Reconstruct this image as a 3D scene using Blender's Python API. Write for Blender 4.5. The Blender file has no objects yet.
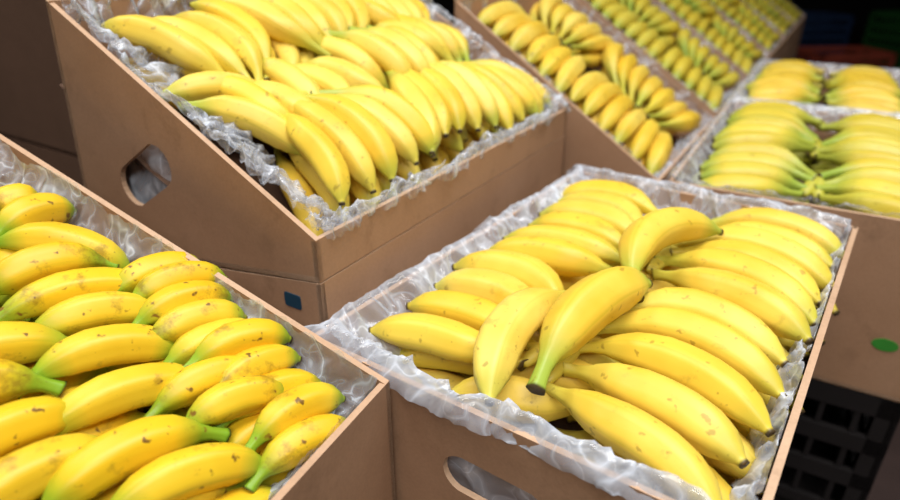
import bpy, math, random
from mathutils import Vector, Matrix, noise
import numpy as np
random.seed(7)
S=0.33; FZ=4.2
TH=math.atan(305/617.0)
def W(p): return Vector((p[0]*S,p[1]*S,(p[2]+FZ)*S))
col=bpy.context.scene.collection
def link(o,parent=None):
    col.objects.link(o)
    if parent:
        o.parent=parent; o.matrix_parent_inverse=Matrix.Translation(parent.location).inverted()
    return o

# ---------------------------------------------------------------- materials
def newmat(name):
    m=bpy.data.materials.new(name); m.use_nodes=True
    nt=m.node_tree; b=nt.nodes['Principled BSDF']
    return m,nt,b
def nd(nt,t,**kw):
    n=nt.nodes.new(t)
    for k,v in kw.items(): setattr(n,k,v)
    return n
def ramp(nt,stops):
    r=nd(nt,'ShaderNodeValToRGB'); e=r.color_ramp.elements
    while len(e)<len(stops): e.new(.5)
    for i,(p,cc) in enumerate(stops):
        e[i].position=p; e[i].color=(*cc,1) if len(cc)==3 else cc
    return r
def mixc(nt,fac,a,b,blend='MIX'):
    m=nd(nt,'ShaderNodeMix',data_type='RGBA',blend_type=blend)
    for idx,val in ((0,fac),(6,a),(7,b)):
        if isinstance(val,bpy.types.NodeSocket): nt.links.new(val,m.inputs[idx])
        elif idx==0: m.inputs[0].default_value=val
        else: m.inputs[idx].default_value=(*val,1)
    return m.outputs[2]
def mth(nt,op,a,b=None,c=None,clamp=False):
    m=nd(nt,'ShaderNodeMath',operation=op); m.use_clamp=clamp
    for i,v in enumerate((a,b,c)):
        if v is None: continue
        if isinstance(v,bpy.types.NodeSocket): nt.links.new(v,m.inputs[i])
        else: m.inputs[i].default_value=v
    return m.outputs[0]
def noise_n(nt,scale,detail=4,rough=.55,vec=None):
    n=nd(nt,'ShaderNodeTexNoise'); n.inputs['Scale'].default_value=scale
    n.inputs['Detail'].default_value=detail; n.inputs['Roughness'].default_value=rough
    if vec: nt.links.new(vec,n.inputs['Vector'])
    return n
def objco(nt):
    return nd(nt,'ShaderNodeTexCoord').outputs['Object']

def banana_mat(name,yel,yel2,spots,green,gw=0.0,th=.60):
    m,nt,b=newmat(name)
    at=nd(nt,'ShaderNodeAttribute',attribute_name='bdat')
    sp=nd(nt,'ShaderNodeSeparateColor'); nt.links.new(at.outputs['Color'],sp.inputs[0])
    t,rn,gr=sp.outputs
    oc=objco(nt)
    base=mixc(nt,rn,yel,yel2)
    big=noise_n(nt,14,3,.5,oc)
    r1=ramp(nt,[(.35,(0,0,0)),(.75,(1,1,1))]); nt.links.new(big.outputs[0],r1.inputs[0])
    base=mixc(nt,r1.outputs[0],base,tuple(x*y for x,y in zip(yel,(.88,.80,.6))))
    mr=nd(nt,'ShaderNodeMapRange'); nt.links.new(at.outputs['Alpha'],mr.inputs[0])
    mr.inputs[1].default_value=.70; mr.inputs[2].default_value=1; mr.inputs[3].default_value=0; mr.inputs[4].default_value=.34
    base=mixc(nt,mr.outputs[0],base,(.46,.36,.01))
    g=ramp(nt,[(0.0,(1,1,1)),(.11+gw,(.9,.9,.9)),(.27+gw,(.0,.0,.0)),(.78-gw,(0,0,0)),(.92-gw*.5,(.85,.85,.85))])
    wob=mth(nt,'MULTIPLY_ADD',big.outputs[0],.1,t)
    sub=mth(nt,'SUBTRACT',wob,.05); nt.links.new(sub,g.inputs[0])
    gm=mth(nt,'MULTIPLY',g.outputs[0],gr,clamp=True)
    base=mixc(nt,gm,base,green)
    tp=ramp(nt,[(0.0,(1,1,1)),(.012,(0,0,0)),(.975,(0,0,0)),(.990,(1,1,1))]); nt.links.new(t,tp.inputs[0])
    base=mixc(nt,tp.outputs[0],base,(.07,.045,.018))
    n1=noise_n(nt,95,2,.6,oc); r2=ramp(nt,[(.65,(0,0,0)),(.72,(1,1,1))]); nt.links.new(n1.outputs[0],r2.inputs[0])
    n2=noise_n(nt,30,5,.7,oc); r3=ramp(nt,[(th,(0,0,0)),(th+.10,(1,1,1))]); nt.links.new(n2.outputs[0],r3.inputs[0])
    ms=mth(nt,'MULTIPLY',r3.outputs[0],.55)
    mx=mth(nt,'MAXIMUM',r2.outputs[0],ms); mk=mth(nt,'MULTIPLY',mx,spots)
    base=mixc(nt,mk,base,(.20,.10,.012))
    nt.links.new(base,b.inputs['Base Color'])
    b.inputs['Roughness'].default_value=.42
    b.inputs['Specular IOR Level'].default_value=.42
    bp=nd(nt,'ShaderNodeBump'); bp.inputs['Strength'].default_value=.15; bp.inputs['Distance'].default_value=.002
    nt.links.new(n2.outputs[0],bp.inputs['Height']); nt.links.new(bp.outputs[0],b.inputs['Normal'])
    return m
M_ban=banana_mat('banana_skin',(.85,.59,.050),(.87,.66,.13),.5,(.32,.44,.05))
M_banB=banana_mat('banana_skin_ripe',(.83,.53,.014),(.84,.61,.04),1.0,(.20,.38,.02),.03,.57)
M_banG=banana_mat('banana_skin_green',(.72,.57,.055),(.62,.54,.08),.3,(.24,.38,.05),.03)

def card_mat(name,c1,c2):
    m,nt,b=newmat(name); oc=objco(nt)
    n=noise_n(nt,5,5,.6,oc); r=ramp(nt,[(.3,c1),(.7,c2)]); nt.links.new(n.outputs[0],r.inputs[0])
    n2=noise_n(nt,320,2,.5,oc)
    r2=ramp(nt,[(.3,(.94,.94,.94)),(.7,(1.04,1.04,1.04))]); nt.links.new(n2.outputs[0],r2.inputs[0])
    cc=mixc(nt,1.0,r.outputs[0],r2.outputs[0],'MULTIPLY')
    n3=noise_n(nt,13,6,.75,oc); r3=ramp(nt,[(.56,(0,0,0)),(.72,(.5,.5,.5))]); nt.links.new(n3.outputs[0],r3.inputs[0])
    cc=mixc(nt,r3.outputs[0],cc,tuple(x*.62 for x in c1))
    nt.links.new(cc,b.inputs['Base Color'])
    b.inputs['Roughness'].default_value=.7; b.inputs['Specular IOR Level'].default_value=.3
    bp=nd(nt,'ShaderNodeBump'); bp.inputs['Strength'].default_value=.4; bp.inputs['Distance'].default_value=.006
    nt.links.new(n.outputs[0],bp.inputs['Height']); nt.links.new(bp.outputs[0],b.inputs['Normal'])
    return m
M_card=card_mat('cardboard',(.345,.19,.105),(.42,.245,.145))
M_edge=card_mat('cardboard_edge',(.50,.31,.19),(.58,.39,.26))
M_cardshade=card_mat('cardboard_shaded',(.12,.065,.04),(.15,.08,.05))  # browns darkened to paint shade on the left cartons; beds reuse them

def plastic_mat(name,lo,hi,fold,sc=15):
    m,nt,b=newmat(name); oc=objco(nt)
    n=noise_n(nt,sc,2,.5,oc); n.inputs['Distortion'].default_value=.6
    m2=noise_n(nt,sc*2.6,1,.5,oc); m2.inputs['Distortion'].default_value=.4
    a1=mth(nt,'ABSOLUTE',mth(nt,'SUBTRACT',n.outputs[0],.5)); a2=mth(nt,'ABSOLUTE',mth(nt,'SUBTRACT',m2.outputs[0],.5))
    a2=mth(nt,'MULTIPLY_ADD',a2,1.0,.006)
    mn=mth(nt,'MINIMUM',a1,a2)
    r=ramp(nt,[(.0,(fold,)*3),(.010,(hi,)*3),(.07,(lo,)*3)]); nt.links.new(mn,r.inputs[0])
    lw=nd(nt,'ShaderNodeLayerWeight'); lw.inputs[0].default_value=.4
    al=mth(nt,'MULTIPLY_ADD',lw.outputs['Facing'],.45,r.outputs[0],clamp=True)
    nt.links.new(al,b.inputs['Alpha'])
    b.inputs['Base Color'].default_value=(.80,.85,.95,1); b.inputs['Roughness'].default_value=.10
    b.inputs['Specular IOR Level'].default_value=1.0
    bp=nd(nt,'ShaderNodeBump'); bp.inputs['Strength'].default_value=.9; bp.inputs['Distance'].default_value=.008
    sm=mth(nt,'ADD',a1,mth(nt,'MULTIPLY',a2,.5)); nt.links.new(sm,bp.inputs['Height']); nt.links.new(bp.outputs[0],b.inputs['Normal'])
    return m
M_film=plastic_mat('clear_film',.05,.24,.65)
M_filmC=plastic_mat('milky_film',.20,.38,.72,12)

def plain(name,c,rough=.6,nscale=8,var=.2):
    m,nt,b=newmat(name); n=noise_n(nt,nscale,4,.6,objco(nt))
    r=ramp(nt,[(.3,tuple(x*(1-var) for x in c)),(.7,tuple(x*(1+var) for x in c))])
    nt.links.new(n.outputs[0],r.inputs[0]); nt.links.new(r.outputs[0],b.inputs['Base Color'])
    b.inputs['Roughness'].default_value=rough
    return m
M_black=plain('black_plastic',(.010,.008,.008),.5)
M_green=plain('green_plastic',(.012,.07,.012),.5)  # far crates' green and blue darkened to paint in background gloom
M_blue=plain('blue_plastic',(.012,.03,.08),.5)
M_floor=plain('floor_tile_shaded',(.05,.030,.026),.5,3,.3)  # reddish floor, darkened to paint in the unlit far background
M_wall=plain('wall_shade_tone',(.02,.017,.018),.8)  # wall colour darkened to stand in for missing light at the back
M_red=plain('red_plastic',(.30,.05,.025),.6)
M_ceil=plain('ceiling_paint',(.25,.25,.25),.9)
M_teal=plain('teal_tape',(.01,.05,.09),.4)
M_hole=plain('green_hole_tint',(.04,.25,.03),.5)  # colour of the green glimpsed through a hole

# ---------------------------------------------------------------- mesh buffers
class Buf:
    def __init__(s): s.v=[];s.f=[];s.d=[];s.mi=[]
    def obj(s,name,mats,parent=None,smooth=False,origin=None):
        me=bpy.data.meshes.new(name)
        og=Vector(origin) if origin is not None else Vector((0,0,0))
        me.from_pydata([tuple(Vector(p)-og) for p in s.v],[],s.f)
        for m in mats: me.materials.append(m)
        if s.mi:
            for p,i in zip(me.polygons,s.mi): p.material_index=i
        if s.d:
            a=me.color_attributes.new('bdat','FLOAT_COLOR','POINT')
            a.data.foreach_set('color',np.array(s.d,dtype=np.float32).ravel())
        if smooth: me.polygons.foreach_set('use_smooth',[True]*len(me.polygons))
        me.update()
        o=bpy.data.objects.new(name,me); o.location=og
        return link(o,parent)
    def box(s,M,dx,dy,dz,mi=0):
        b=len(s.v)
        for z in(0,dz):
            for x,y in((0,0),(dx,0),(dx,dy),(0,dy)): s.v.append(tuple(M@Vector((x,y,z))))
        for q in((3,2,1,0),(4,5,6,7),(0,1,5,4),(1,2,6,5),(2,3,7,6),(3,0,4,7)):
            s.f.append(tuple(b+i for i in q)); s.mi.append(mi)

def prof(t):
    P=[(0,.36),(.03,.30),(.09,.29),(.14,.38),(.20,.64),(.28,.87),(.40,1.0),(.60,1.0),(.74,.92),(.84,.74),(.91,.50),(.955,.30),(.97,.22),(1.0,.20)]
    for i in range(len(P)-1):
        if t<=P[i+1][0]:
            a,b=P[i],P[i+1]; k=(t-a[0])/(b[0]-a[0]); k=k*k*(3-2*k)*.4+k*.6
            return a[1]+(b[1]-a[1])*k
    return .2
TS_H=[0,.02,.05,.09,.12,.15,.18,.22,.27,.33,.4,.47,.54,.61,.68,.74,.80,.85,.89,.92,.945,.96,.972,.985,1.0]
TS_L=[0,.06,.12,.17,.24,.34,.46,.58,.70,.80,.88,.94,.97,1.0]
def banana(buf,c,d,n,L,r,bend=.95,gr=.7,hi=True,rnd=None,side=None):
    d=d.normalized(); n=(n-d*n.dot(d)).normalized(); w=d.cross(n)
    R=L/(2*math.sin(bend/2)); TS=TS_H if hi else TS_L; K=20 if hi else 10
    rnd=random.random() if rnd is None else rnd; ph=random.random()*6.28
    base=len(buf.v); offy=R*(1-math.cos(bend/2))*.5
    sd=side if side is not None else Vector((0,0,0)); p0=None
    for t in TS:
        tt=t+.05*math.sin(math.pi*t)
        a=(tt-.5)*bend
        p=c+d*(R*math.sin(a))+n*(R*(math.cos(a)-1)+offy)+sd*max(0,1-t/.42)**2
        if p0 is None: p0=p.copy()
        nn=n*math.cos(a)+d*math.sin(a)
        rr=r*prof(t)
        for k in range(K):
            q=2*math.pi*k/K
            rg=math.cos(5*q+ph)
            fac=1+.065*rg*(1 if t<.9 else .5)
            buf.v.append(tuple(W(p+(nn*math.cos(q)*1.04+w*math.sin(q)*.97)*rr*fac)))
            buf.d.append((t,rnd,gr,max(0,rg)))
    m=len(TS)
    for i in range(m-1):
        for k in range(K):
            k2=(k+1)%K
            buf.f.append((base+i*K+k,base+i*K+k2,base+(i+1)*K+k2,base+(i+1)*K+k))
    buf.f.append(tuple(base+k for k in range(K))[::-1]); buf.f.append(tuple(base+(m-1)*K+k for k in range(K)))
    return p0
def crown(buf,c,ax,dirn,nn,half,r,gr):
    base=len(buf.v); K=12; N=7
    for i in range(N):
        x=-1+2*i/(N-1); rr=r*math.sqrt(max(.10,1-x*x*.8))
        for k in range(K):
            q=2*math.pi*k/K
            buf.v.append(tuple(W(c+ax*half*x+dirn*math.cos(q)*rr*1.4+nn*math.sin(q)*rr)))
            buf.d.append((.05,.5,gr,0))
    for i in range(N-1):
        for k in range(K):
            k2=(k+1)%K; buf.f.append((base+i*K+k,base+i*K+k2,base+(i+1)*K+k2,base+(i+1)*K+k))
    buf.f.append(tuple(base+k for k in range(K))[::-1]); buf.f.append(tuple(base+(N-1)*K+k for k in range(K)))

# ---------------------------------------------------------------- box frame
class Frame:
    def __init__(s,P0,u,lu,v,lv,zf,zb,zbot,zbotb=None,lean=0.0):
        s.u=Vector((u[0],u[1],0)).normalized(); s.v=Vector((v[0],v[1],0)).normalized()
        s.lu=lu;s.lv=lv;s.zf=zf;s.zb=zb;s.zbot=zbot;s.zbotb=zbot if zbotb is None else zbotb;s.lean=lean
        s.P0=Vector((P0[0],P0[1],0)); s.o=Vector((P0[0],P0[1],zf))
        sd=s.u*lu+Vector((0,0,zb-zf)); s.Ls=sd.length; s.sd=sd.normalized()
        n=s.v.cross(s.sd).normalized(); s.n=n if n.z>0 else -n
    def loc(s,a,b,h=0): return s.o+s.v*a+s.sd*b+s.n*h
    def dirv(s,a,b,h=0): return (s.v*a+s.sd*b+s.n*h)
    def pt(s,a,b,z): p=s.P0+s.v*a+s.u*b; return Vector((p.x,p.y,z))

def panel(buf,pts,thick,inward,holes=(),mi=0,edge=1):
    p0,p1,p2,p3=[W(p) for p in pts]
    X=(p1-p0).normalized(); N=X.cross(p3-p0).normalized(); Y=N.cross(X)
    cu=bpy.data.curves.new('t','CURVE'); cu.dimensions='2D'; cu.fill_mode='BOTH'; cu.extrude=thick*S/2
    def spl(P):
        sp=cu.splines.new('POLY'); sp.points.add(len(P)-1); sp.use_cyclic_u=True
        for q,(x,y) in zip(sp.points,P): q.co=(x,y,0,1)
    spl([((q-p0).dot(X),(q-p0).dot(Y)) for q in (p0,p1,p2,p3)])
    for (hx,hy,hl,hw,an) in holes:
        P=[]; hx*=S;hy*=S;hl*=S;hw*=S
        for k in range(24):
            q=2*math.pi*k/24; ex=math.copysign((hl-hw)/2,math.cos(q))
            x=ex+math.cos(q)*hw/2; y=math.sin(q)*hw/2
            P.append((hx+x*math.cos(an)-y*math.sin(an),hy+x*math.sin(an)+y*math.cos(an)))
        spl(P[::-1])
    ob=bpy.data.objects.new('t',cu); col.objects.link(ob); dg=bpy.context.evaluated_depsgraph_get(); dg.update()
    me=bpy.data.meshes.new_from_object(ob.evaluated_get(dg))
    sg=1 if N.dot(inward)>0 else -1
    base=len(buf.v)
    for v in me.vertices:
        buf.v.append(tuple(p0+X*v.co.x+Y*v.co.y+N*(v.co.z+sg*thick*S/2)))
    for p in me.polygons:
        buf.f.append(tuple(base+i for i in p.vertices)); buf.mi.append(edge if abs(p.normal.z)<.5 else mi)
    bpy.data.objects.remove(ob); bpy.data.meshes.remove(me); bpy.data.curves.remove(cu)

TK=.018
def carton(F,name='cardboard_box',parent=None,mat=None,holes_near=(),holes_front=(),holes_far=()):
    b=Buf(); z0,z1=F.zbot,F.zbotb; ln=F.lean
    a1=F.lv
    f00=F.pt(0,0,z0); f01=F.pt(0,0,F.zf); f10=F.pt(a1,0,z0); f11=F.pt(a1,0,F.zf)
    b00=F.pt(0,F.lu+ln,z1); b01=F.pt(0,F.lu,F.zb); b10=F.pt(a1,F.lu+ln,z1); b11=F.pt(a1,F.lu,F.zb)
    panel(b,(f00,f10,f11,f01),TK,F.u,holes_front)
    panel(b,(b00,b10,b11,b01),TK,-F.u)
    panel(b,(f00,b00,b01,f01),TK,F.v,holes_near)
    panel(b,(f10,b10,b11,f11),TK,-F.v,holes_far)
    panel(b,(f00,f10,b10,b00),TK,Vector((0,0,1)))
    o=b.obj(name,[mat or M_card,mat or M_edge],parent,origin=W(F.pt(F.lv/2,F.lu/2,(z0+z1)/2)))
    bv=o.modifiers.new('b','BEVEL'); bv.width=.0012; bv.segments=2; bv.limit_method='ANGLE'; bv.angle_limit=.9
    return o
def decal(F,parent,name,mat,b0,z0,w,h,rnd=False):
    bf=Buf(); ctr=F.pt(0,b0,z0); n=24; off=F.v*-.003
    P=[]
    for k in range(n):
        q=2*math.pi*k/n; ex=1 if rnd else .25
        x=math.copysign(abs(math.cos(q))**ex,math.cos(q))*w/2; z=math.copysign(abs(math.sin(q))**ex,math.sin(q))*h/2
        P.append(ctr+F.u*x+Vector((0,0,z)))
    for p in P: bf.v.append(tuple(W(p+off)))
    for p in P: bf.v.append(tuple(W(p+F.v*.002)))
    bf.f.append(tuple(range(n))); 
    for k in range(n): bf.f.append((k,(k+1)%n,n+(k+1)%n,n+k))
    bf.obj(name,[mat],parent)

def bagwall(F,parent,seed=0,name='liner_side'):
    """side of the plastic bag hanging just inside the near board, visible through the hand hole"""
    b=Buf(); NB,NZ=70,40
    for i in range(NB):
        for j in range(NZ):
            x=.04+(F.lu-.08)*i/(NB-1); zt=F.zf+(F.zb-F.zf)*x/F.lu-.06
            zb_=F.zbot+(F.zbotb-F.zbot)*x/F.lu+.03
            z=zt+(zb_-zt)*j/(NZ-1)
            a=.055+.03*noise.noise(Vector((x*9+seed,z*5,1)))+.018*noise.noise(Vector((x*22+seed,z*14,4)))
            b.v.append(tuple(W(F.pt(max(a,.024),x,z))))
    for i in range(NB-1):
        for j in range(NZ-1): b.f.append((i*NZ+j,(i+1)*NZ+j,(i+1)*NZ+j+1,i*NZ+j+1))
    b.obj(name,[M_filmC],parent,smooth=True)

def liner(F,parent,ins,hh=.03,depth=.13,out=.0,amp=.03,nper=80,seed=0,name='plastic_liner',over=(0,0,0,0),mat=None,fine=1.0):
    b=Buf(); NJ=24
    q=np.linspace(0,1,NJ); rows=[]
    L,Wd=F.lv,F.Ls; e0=.022
    for j,t in enumerate(q):
        if t<.72:
            k=1-t/.72; hgt=-depth*k**.8+hh*(1-k); w=k; ko=0
        else:
            k=(t-.72)/.28; hgt=hh*(1-k); w=0; ko=k
        n_,bk,fr_,ft=[e0+(x-e0)*w-(o_+e0*(1 if o_>0 else 0))*math.sin(ko*math.pi/2) for x,o_ in zip(ins,over)]
        cs=[(n_,ft),(n_,Wd-bk),(L-fr_,Wd-bk),(L-fr_,ft)]
        row=[]
        for si in range(4):
            c0,c1=cs[si],cs[(si+1)%4]; ln=(L if si%2 else Wd); m=int(nper*ln/1.2)
            o_=over[si]
            for i in range(m):
                x=i/m; a=c0[0]+(c1[0]-c0[0])*x; bb=c0[1]+(c1[1]-c0[1])*x
                row.append((a,bb,hgt-(ko*1.6*o_ if o_>0 else -ko*.015),t,w,si,x))
        rows.append(row)
    n=len(rows[0])
    for row in rows:
        for (a,bb,h,t,w,si,x) in row:
            al=(bb if si%2==0 else a); cr=(a if si%2==0 else bb)
            p=Vector((al*9+seed+si*7,cr*3.0,h*4)); nz=noise.noise_vector(p*.7)*.9+noise.noise_vector(p*1.9)*.6+noise.noise_vector(p*4.5)*.3*fine
            ridge=abs(noise.noise(p*1.4+Vector((9,2,3))))
            rg2=abs(noise.noise(p*3.3+Vector((4,7,1))))
            am=amp*(1.0 if w>0 else .75)
            hgt=h+am*nz.z*1.2-ridge*am-rg2*am*.7*fine
            ia=nz.x*am; ib=nz.y*am
            A_=a+ia; B_=bb+ib
            if over[si]<=0:
                A_=min(max(A_,e0),L-e0); B_=min(max(B_,e0),Wd-e0)
            elif t>.72: hgt=max(h+am*nz.z*.4, h)
            b.v.append(tuple(W(F.loc(A_,B_,hgt))))
    for j in range(NJ-1):
        for i in range(n):
            i2=(i+1)%n; b.f.append((j*n+i,j*n+i2,(j+1)*n+i2,(j+1)*n+i))
    o=b.obj(name,[mat or M_film],parent,smooth=True); return o

def grid(buf,F,cols,a0,a1,sp,layers,L,r,conv=(.8,.55),bend=.95,gr=.6,hi=True,jit=1.0,clus=5,stem=1,bow=0.0,swap=False,crowns=True,fan=.09,conver=.5):
    for li,h in enumerate(layers):
        for ci,bc in enumerate(cols):
            a=a0+(li%2)*sp*.5; dirsg=stem*(1 if ci%2==0 else -1)
            while a<=a1:
                k=min(clus+random.choice((-1,0,0,1)),int((a1-a)/sp)+1); k=max(k,1)
                jb=random.uniform(-.03,.03)*jit; jh=random.uniform(-.015,.015)*jit; yaw=random.uniform(-.14,.14)*jit
                stems=[]
                for i in range(k):
                    e=(i-(k-1)/2)
                    y=math.cos(yaw)*dirsg
                    hcrown=bow*(1-((a-a0)/(a1-a0)*2-1)**2)
                    aa,bb=a,bc+jb+random.uniform(-.02,.02)*jit
                    hz=random.uniform(-.06,.03)*jit; cvn=conv[1]+random.uniform(-.15,.15)*jit
                    x=math.sin(yaw+e*fan)+random.uniform(-.05,.05)*jit
                    ax_=F.sd if swap else F.v
                    side=ax_*(-e*sp*conver)-F.n*.01
                    if swap: d=F.dirv(y,x,hz); cv=F.dirv(0,conv[0],cvn); c=F.loc(bb,aa,h+jh+hcrown)
                    else: d=F.dirv(x,y,hz); cv=F.dirv(conv[0],0,cvn); c=F.loc(aa,bb,h+jh+hcrown)
                    s_=banana(buf,c,d,cv,L*random.uniform(.93,1.06),r*random.uniform(.92,1.06),bend*random.uniform(.8,1.15),min(1,gr*random.uniform(.5,1.3)),hi and li==0,side=side)
                    stems.append(s_)
                    a+=sp
                if crowns and hi and li==0 and k>1:
                    m=sum(stems,Vector((0,0,0)))/len(stems); ax=(stems[-1]-stems[0]); hl=ax.length/2
                    if hl>.01: crown(buf,m,ax.normalized(),(F.v if swap else F.sd),F.n,hl*1.0,r*.36,gr*.6)
                a+=sp*.12

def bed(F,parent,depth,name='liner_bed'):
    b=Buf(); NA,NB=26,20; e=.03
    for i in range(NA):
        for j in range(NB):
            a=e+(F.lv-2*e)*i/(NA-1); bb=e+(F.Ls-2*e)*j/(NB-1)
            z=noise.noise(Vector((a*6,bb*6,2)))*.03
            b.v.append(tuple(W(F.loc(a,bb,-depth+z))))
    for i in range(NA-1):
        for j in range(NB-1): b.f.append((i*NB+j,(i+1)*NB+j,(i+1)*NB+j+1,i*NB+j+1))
    return b.obj(name,[M_cardshade],parent,smooth=True)

def crate(F,z0,z1,name='plastic_crate',mat=None,parent=None,grow=0.0):
    b=Buf(); mat=mat or M_black
    P=F.pt(grow*-1,grow*-1,z0); M=Matrix.Translation(W(P))@Matrix(((F.v.x,F.u.x,0,0),(F.v.y,F.u.y,0,0),(0,0,1,0),(0,0,0,1)))
    lx=(F.lv+2*grow)*S; ly=(F.lu+2*grow)*S; H=(z1-z0)*S; t=.012
    T=Matrix.Translation
    b.box(M,lx,ly,.01)
    for z in (0,H*.30,H*.58,H-.035):
        hh=.03 if z<H-.04 else .035
        b.box(M@T((0,0,z)),lx,t,hh); b.box(M@T((0,ly-t,z)),lx,t,hh)
        b.box(M@T((0,0,z)),t,ly,hh); b.box(M@T((lx-t,0,z)),t,ly,hh)
    nx=max(6,int(lx/.045)); ny=max(5,int(ly/.045))
    for i in range(nx+1):
        x=(lx-.008)*i/nx
        for y in (.002,ly-.010): b.box(M@T((x,y,0)),.008,.008,H-.002)
    for i in range(ny+1):
        y=(ly-.008)*i/ny
        for x in (.002,lx-.010): b.box(M@T((x,y,0)),.008,.008,H-.002)
    for x in (0,lx-.03):
        for y in (0,ly-.03): b.box(M@T((x,y,0)),.03,.03,H)
    return b.obj(name,[mat],parent,origin=W(F.pt(F.lv/2,F.lu/2,z0)))

def stack(F,ztop):
    n=3; tot=ztop-.004+FZ
    for i in range(n): crate(F,-FZ+tot*i/n,-FZ+tot*(i+1)/n-.004)

TZ=-1.84
# ================================================================= BOX C (centre right foreground)
FC=Frame((.5735,.784),(-.82,.57),1.19,(.585,.81),1.78,-1,-1,TZ)
cC=carton(FC,holes_near=[(.57,.62,.30,.12,0)])
bC=Buf()
grid(bC,FC,[.290],.15,1.64,.140,[-.035,-.14,-.25],.53,.0605,conv=(.9,.42),gr=.55,stem=-1,bow=.045,jit=.8,fan=.035,bend=1.15,conver=.35)
grid(bC,FC,[.88],.22,1.62,.140,[-.03,-.14,-.25],.49,.060,conv=(.9,.42),gr=.55,stem=1,bow=.03,jit=.9,fan=.05,bend=1.1,conver=.4)
grid(bC,FC,[.60],.2,1.60,.15,[-.10],.40,.058,conv=(.9,.42),gr=.4,stem=1,bow=.0,jit=.9,hi=True)
banana(bC,FC.loc(.95,.50,.10),FC.dirv(.99,-.12,0),FC.dirv(.1,.85,.45),.64,.062,1.7,1.0)
banana(bC,FC.loc(.42,.525,.085),FC.dirv(.98,-.10,.07),FC.dirv(0,.6,.75),.60,.068,.95,1.0)
banana(bC,FC.loc(.32,.665,.045),FC.dirv(-.98,-.04,-.05),FC.dirv(0,.85,.45),.56,.060,1.3,.5)
bC.obj('banana_pile',[M_ban],smooth=True)
liner(FC,cC,(.17,.20,.10,.09),hh=.045,depth=.13,amp=.042,seed=3,over=(.02,.07,.02,0),mat=M_filmC,nper=110,fine=1.3)
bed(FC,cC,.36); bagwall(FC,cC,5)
stack(FC,TZ)

# ================================================================= BOX A (upper left)
FA=Frame((-.386,1.6),(-.85,.53),1.12,(.53,.85),1.88,-.762,-.162,-.90,-1.1,.12)
cA=carton(FA,holes_near=[(.74,.31,.34,.15,-.40)])
bA=Buf()
grid(bA,FA,[.30],.28,1.80,.106,[-.02,-.12,-.21],.49,.054,conv=(.75,.65),gr=.7,stem=-1,bow=.05,jit=1.6,fan=.09,bend=1.1)
grid(bA,FA,[.96],.24,1.76,.106,[-.03,-.13,-.22],.49,.054,conv=(.75,.65),gr=.7,stem=1,bow=.05,jit=1.6,fan=.09,bend=1.1)
grid(bA,FA,[.64],.30,1.74,.112,[-.01,-.11],.43,.053,conv=(.6,.75),gr=.9,stem=1,bow=.04,jit=2.6,bend=1.1)
for (a,b_,h,da,db) in [(.24,.55,-.05,.5,-.8),(.26,.74,-.07,.9,-.3),(.95,.62,.06,.2,-1),(1.06,.60,.07,.1,-1),(1.17,.60,.06,0,-1)]:
    banana(bA,FA.loc(a,b_,h),FA.dirv(da,db,0),FA.dirv(.5,.1,.8),.44,.054,1.0,.9)
bA.obj('banana_pile',[M_ban],smooth=True)
liner(FA,cA,(.27,.10,.12,.09),hh=.045,depth=.11,amp=.055,seed=11,nper=120,fine=1.6,over=(0,0,.02,.008))
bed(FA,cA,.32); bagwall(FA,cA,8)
FA2=Frame((-.386,1.6),(-.85,.53),1.24,(.53,.85),1.89,-.905,-1.115,TZ)
cA2=carton(FA2); decal(FA2,cA2,'teal_tape',M_teal,.125,-1.0,.07,.05)
stack(FA2,TZ)

# ================================================================= BOX B (lower left foreground)
FB=Frame((-.902,-.259),(-.9,.44),1.45,(.44,.9),1.7,-1.0,-.5,TZ)
cB=carton(FB)
bB=Buf()
top=[(1.52,1.21,1.62,1.18),(1.45,1.1,1.64,1.1),(1.44,1.09,1.60,0.84),(1.34,0.93,1.56,0.85),(1.27,0.84,1.58,0.71),(1.28,0.74,1.52,0.63),(1.06,0.78,1.32,0.65),(1.21,0.63,1.46,0.51),(1.13,0.50,1.43,0.39),(.98,0.72,1.21,0.6),(.95,0.54,1.19,0.50),(.92,0.43,1.17,0.38),(1.07,0.35,1.34,0.25),(1.08,0.25,1.34,0.13)]
for i,(a,b_,a2,b2) in enumerate(top):
    c=FB.loc((a+a2)/2,(b_+b2)/2,-.07+random.uniform(-.015,.015)); L=math.hypot(a2-a,b2-b_)
    sg=1 if i%3 else -1
    banana(bB,c,FB.dirv((a2-a)*sg,(b2-b_)*sg,0),FB.dirv(random.uniform(.0,.3),.5,.75),L*1.28,.047*random.uniform(.95,1.08),1.25,1.0)
right=[(1.60,.70),(1.60,.625),(1.56,.56),(1.53,.49),(1.53,.425),(1.55,.36),(1.42,.345),(1.52,.285),(1.42,.25),(1.51,.21),(1.49,.125),(1.44,.06)]
for i,(a,b_) in enumerate(right):
    c=FB.loc(a,b_,-.05+random.uniform(-.025,.02))
    banana(bB,c,FB.dirv(.9,-.30+random.uniform(-.12,.12),.06),FB.dirv(.1,.6,.7),.28,.043,1.2,1.0)
for li,h in enumerate((-.15,-.24)):
    for a in (.15,.42,.69,.96,1.23,1.50):
        b_=.08+li*.05
        while b_<1.45:
            banana(bB,FB.loc(a+random.uniform(-.03,.03),b_,h+random.uniform(-.015,.015)),FB.dirv(-.9,.3,0),FB.dirv(.1,.5,.8),.33,.050,.9,.9,li==0); b_+=.095
for a in (.10,.40,.70):
    b_=.1
    while b_<1.4:
        banana(bB,FB.loc(a+random.uniform(-.03,.03),b_,-.07+random.uniform(-.02,.02)),FB.dirv(-.9,.3+random.uniform(-.15,.15),0),FB.dirv(.1,.5,.8),.33,.052,.9,.9,True); b_+=.11
bB.obj('banana_pile',[M_banB],smooth=True)
liner(FB,cB,(.1,.1,.10,.09),hh=-.01,depth=.14,amp=.028,seed=23,nper=120,fine=1.3)
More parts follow.
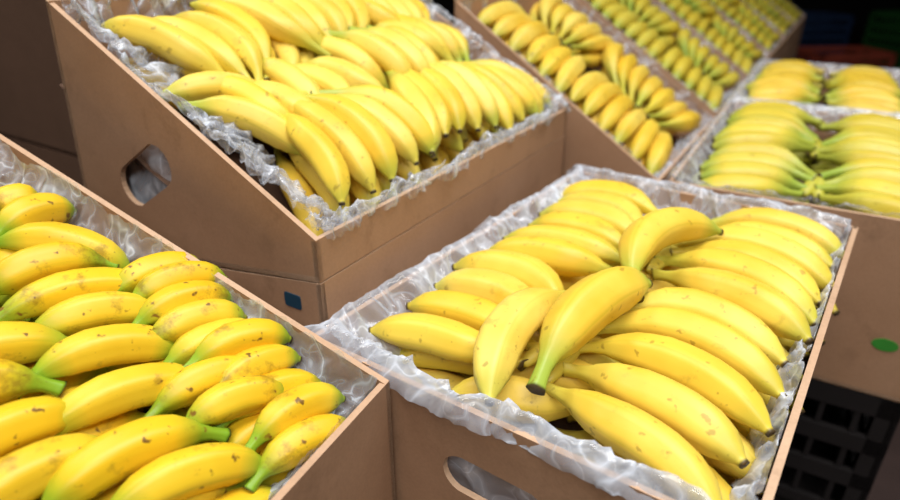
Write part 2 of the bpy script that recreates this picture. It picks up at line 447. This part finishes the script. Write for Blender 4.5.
bed(FB,cB,.36)
stack(FB,TZ)

# ================================================================= display row behind A
P=Vector((1.08,3.02)); vF=Vector((.52,.855)).normalized()
for i in range(6):
    F=Frame(P,(-.855,.52),1.236,vF,1.56,-1.10,-.27,-1.24,-1.24)
    c_=carton(F)
    bb=Buf(); mt=M_ban if i==0 else M_banG
    grid(bb,F,[.44,1.12],.10,1.42,.112,[-.05,-.15],.60,.060,conv=(.5,.85),gr=min(1,.6+.15*i),stem=-1,hi=(i==0),jit=.7,bow=.02,swap=True,clus=6,fan=.03,crowns=False)
    bb.obj('banana_pile',[mt],smooth=True)
    liner(F,c_,(.08,.08,.08,.08),hh=.0,depth=.10,amp=.03,nper=45,seed=31+i,over=(0,0,0,.02 if i==0 else 0))
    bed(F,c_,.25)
    F2=Frame(P,(-.855,.52),1.24,vF,1.56,-1.245,-1.245,TZ)
    carton(F2)
    stack(F2,TZ)
    P=P+vF*1.64

# ================================================================= boxes D, E
P=Vector((2.04,2.166)); vD=Vector((.5,.86)).normalized()
for i in range(2):
    F=Frame(P,(-.86,.5),1.17,vD,1.9,-1.0,-1.0,TZ)
    c_=carton(F,holes_front=[(.95,.42,.3,.14,0)])
    if i==0: decal(F,c_,'green_hole_spot',M_hole,.152,-1.573,.10,.06,True)  # added flat oval stands in for green light through a small hole
    bb=Buf()
    grid(bb,F,[.33,.86],.15,1.78,.145,[-.04,-.15,-.25],.50,.066,conv=(.85,.5),gr=.7,stem=-1,hi=(i==0),bow=.05)
    bb.obj('banana_pile',[M_ban if i else M_banG],smooth=True)
    liner(F,c_,(.12,.09,.10,.1),hh=.03,depth=.10,amp=.03,nper=60,seed=51+i,over=(.02,.02,.02,.02) if i else (0,.02,.02,0),mat=M_filmC if i else M_film)
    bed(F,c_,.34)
    stack(F,TZ)
    P=P+vD*1.98

# ================================================================= dim carton stack behind at the left
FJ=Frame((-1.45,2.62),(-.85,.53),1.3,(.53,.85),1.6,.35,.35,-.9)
carton(FJ,mat=M_cardshade); FJ2=Frame((-1.45,2.62),(-.85,.53),1.3,(.53,.85),1.6,-.905,-.905,-1.84); carton(FJ2,mat=M_cardshade); stack(FJ2,TZ)

# ================================================================= room and far background
def slab(name,x0,y0,z0,x1,y1,z1,mat):
    b=Buf(); b.box(Matrix.Translation((x0,y0,z0)),x1-x0,y1-y0,z1-z0); return b.obj(name,[mat])
slab('floor',-5,-3,-.1,9,12,0,M_floor)
slab('wall_back',-5,12,0,9,12.1,3.6,M_wall)
slab('wall_left',-5.1,-3,0,-5,12,3.6,M_wall)
slab('wall_right',9,-3,0,9.1,12,3.6,M_wall)
slab('wall_front',-5,-3.1,0,9,-3,3.6,M_wall)
slab('ceiling',-5,-3,3.6,9,12,3.7,M_ceil)
def setF(x,y,lx,ly,ang): 
    return Frame((x/S,y/S),(-math.sin(ang),math.cos(ang)),ly/S,(math.cos(ang),math.sin(ang)),lx/S,0,0,0)
F=setF(3.7,5.2,.62,.42,.3)
for i in range(3): crate(F,-FZ+i*.9,-FZ+i*.9+.88,mat=M_green)
F=setF(3.05,5.7,.5,.4,.1)
for i in range(3): crate(F,-FZ+i*.85,-FZ+i*.85+.83,mat=M_blue)
F=setF(2.8,4.8,.6,.4,.1)
for i in range(2): crate(F,-FZ+i*.99,-FZ+i*.99+.98,mat=M_red)

# ================================================================= lights
def area(name,loc,rot,sx,sy,e,colr=(1,1,1)):
    l=bpy.data.lights.new(name,'AREA'); l.shape='RECTANGLE'; l.size=sx; l.size_y=sy; l.energy=e; l.color=colr
    o=bpy.data.objects.new(name,l); o.location=loc; o.rotation_euler=rot; link(o)
area('ceiling_light',(.3,.2,3.3),(0,0,.5),1.8,.9,58,(1,.99,.97))
area('ceiling_light',(1.5,1.4,3.3),(0,0,.5),1.8,.7,18,(1,.99,.97))
area('ceiling_light',(-1.6,1.0,3.3),(0,0,.5),1.8,.7,30,(.95,.98,1))
area('ceiling_light',(.2,-1.6,3.3),(0,0,.5),1.8,1.0,64,(1,.99,.97))
w=bpy.data.worlds.new('world'); bpy.context.scene.world=w; w.use_nodes=True
w.node_tree.nodes['Background'].inputs[0].default_value=(.8,.88,1,1); w.node_tree.nodes['Background'].inputs[1].default_value=.3
bpy.context.scene.view_settings.view_transform='Standard'

# ================================================================= camera
cam=bpy.data.cameras.new("camera"); co=bpy.data.objects.new("camera",cam); link(co)
co.location=(0,0,FZ*S); co.rotation_euler=(math.pi/2-TH,0,0)
cam.sensor_width=36; cam.lens=36*617/900; cam.clip_start=.02
cam.dof.use_dof=True; cam.dof.focus_distance=1.6*S; cam.dof.aperture_fstop=3.5
bpy.context.scene.camera=co
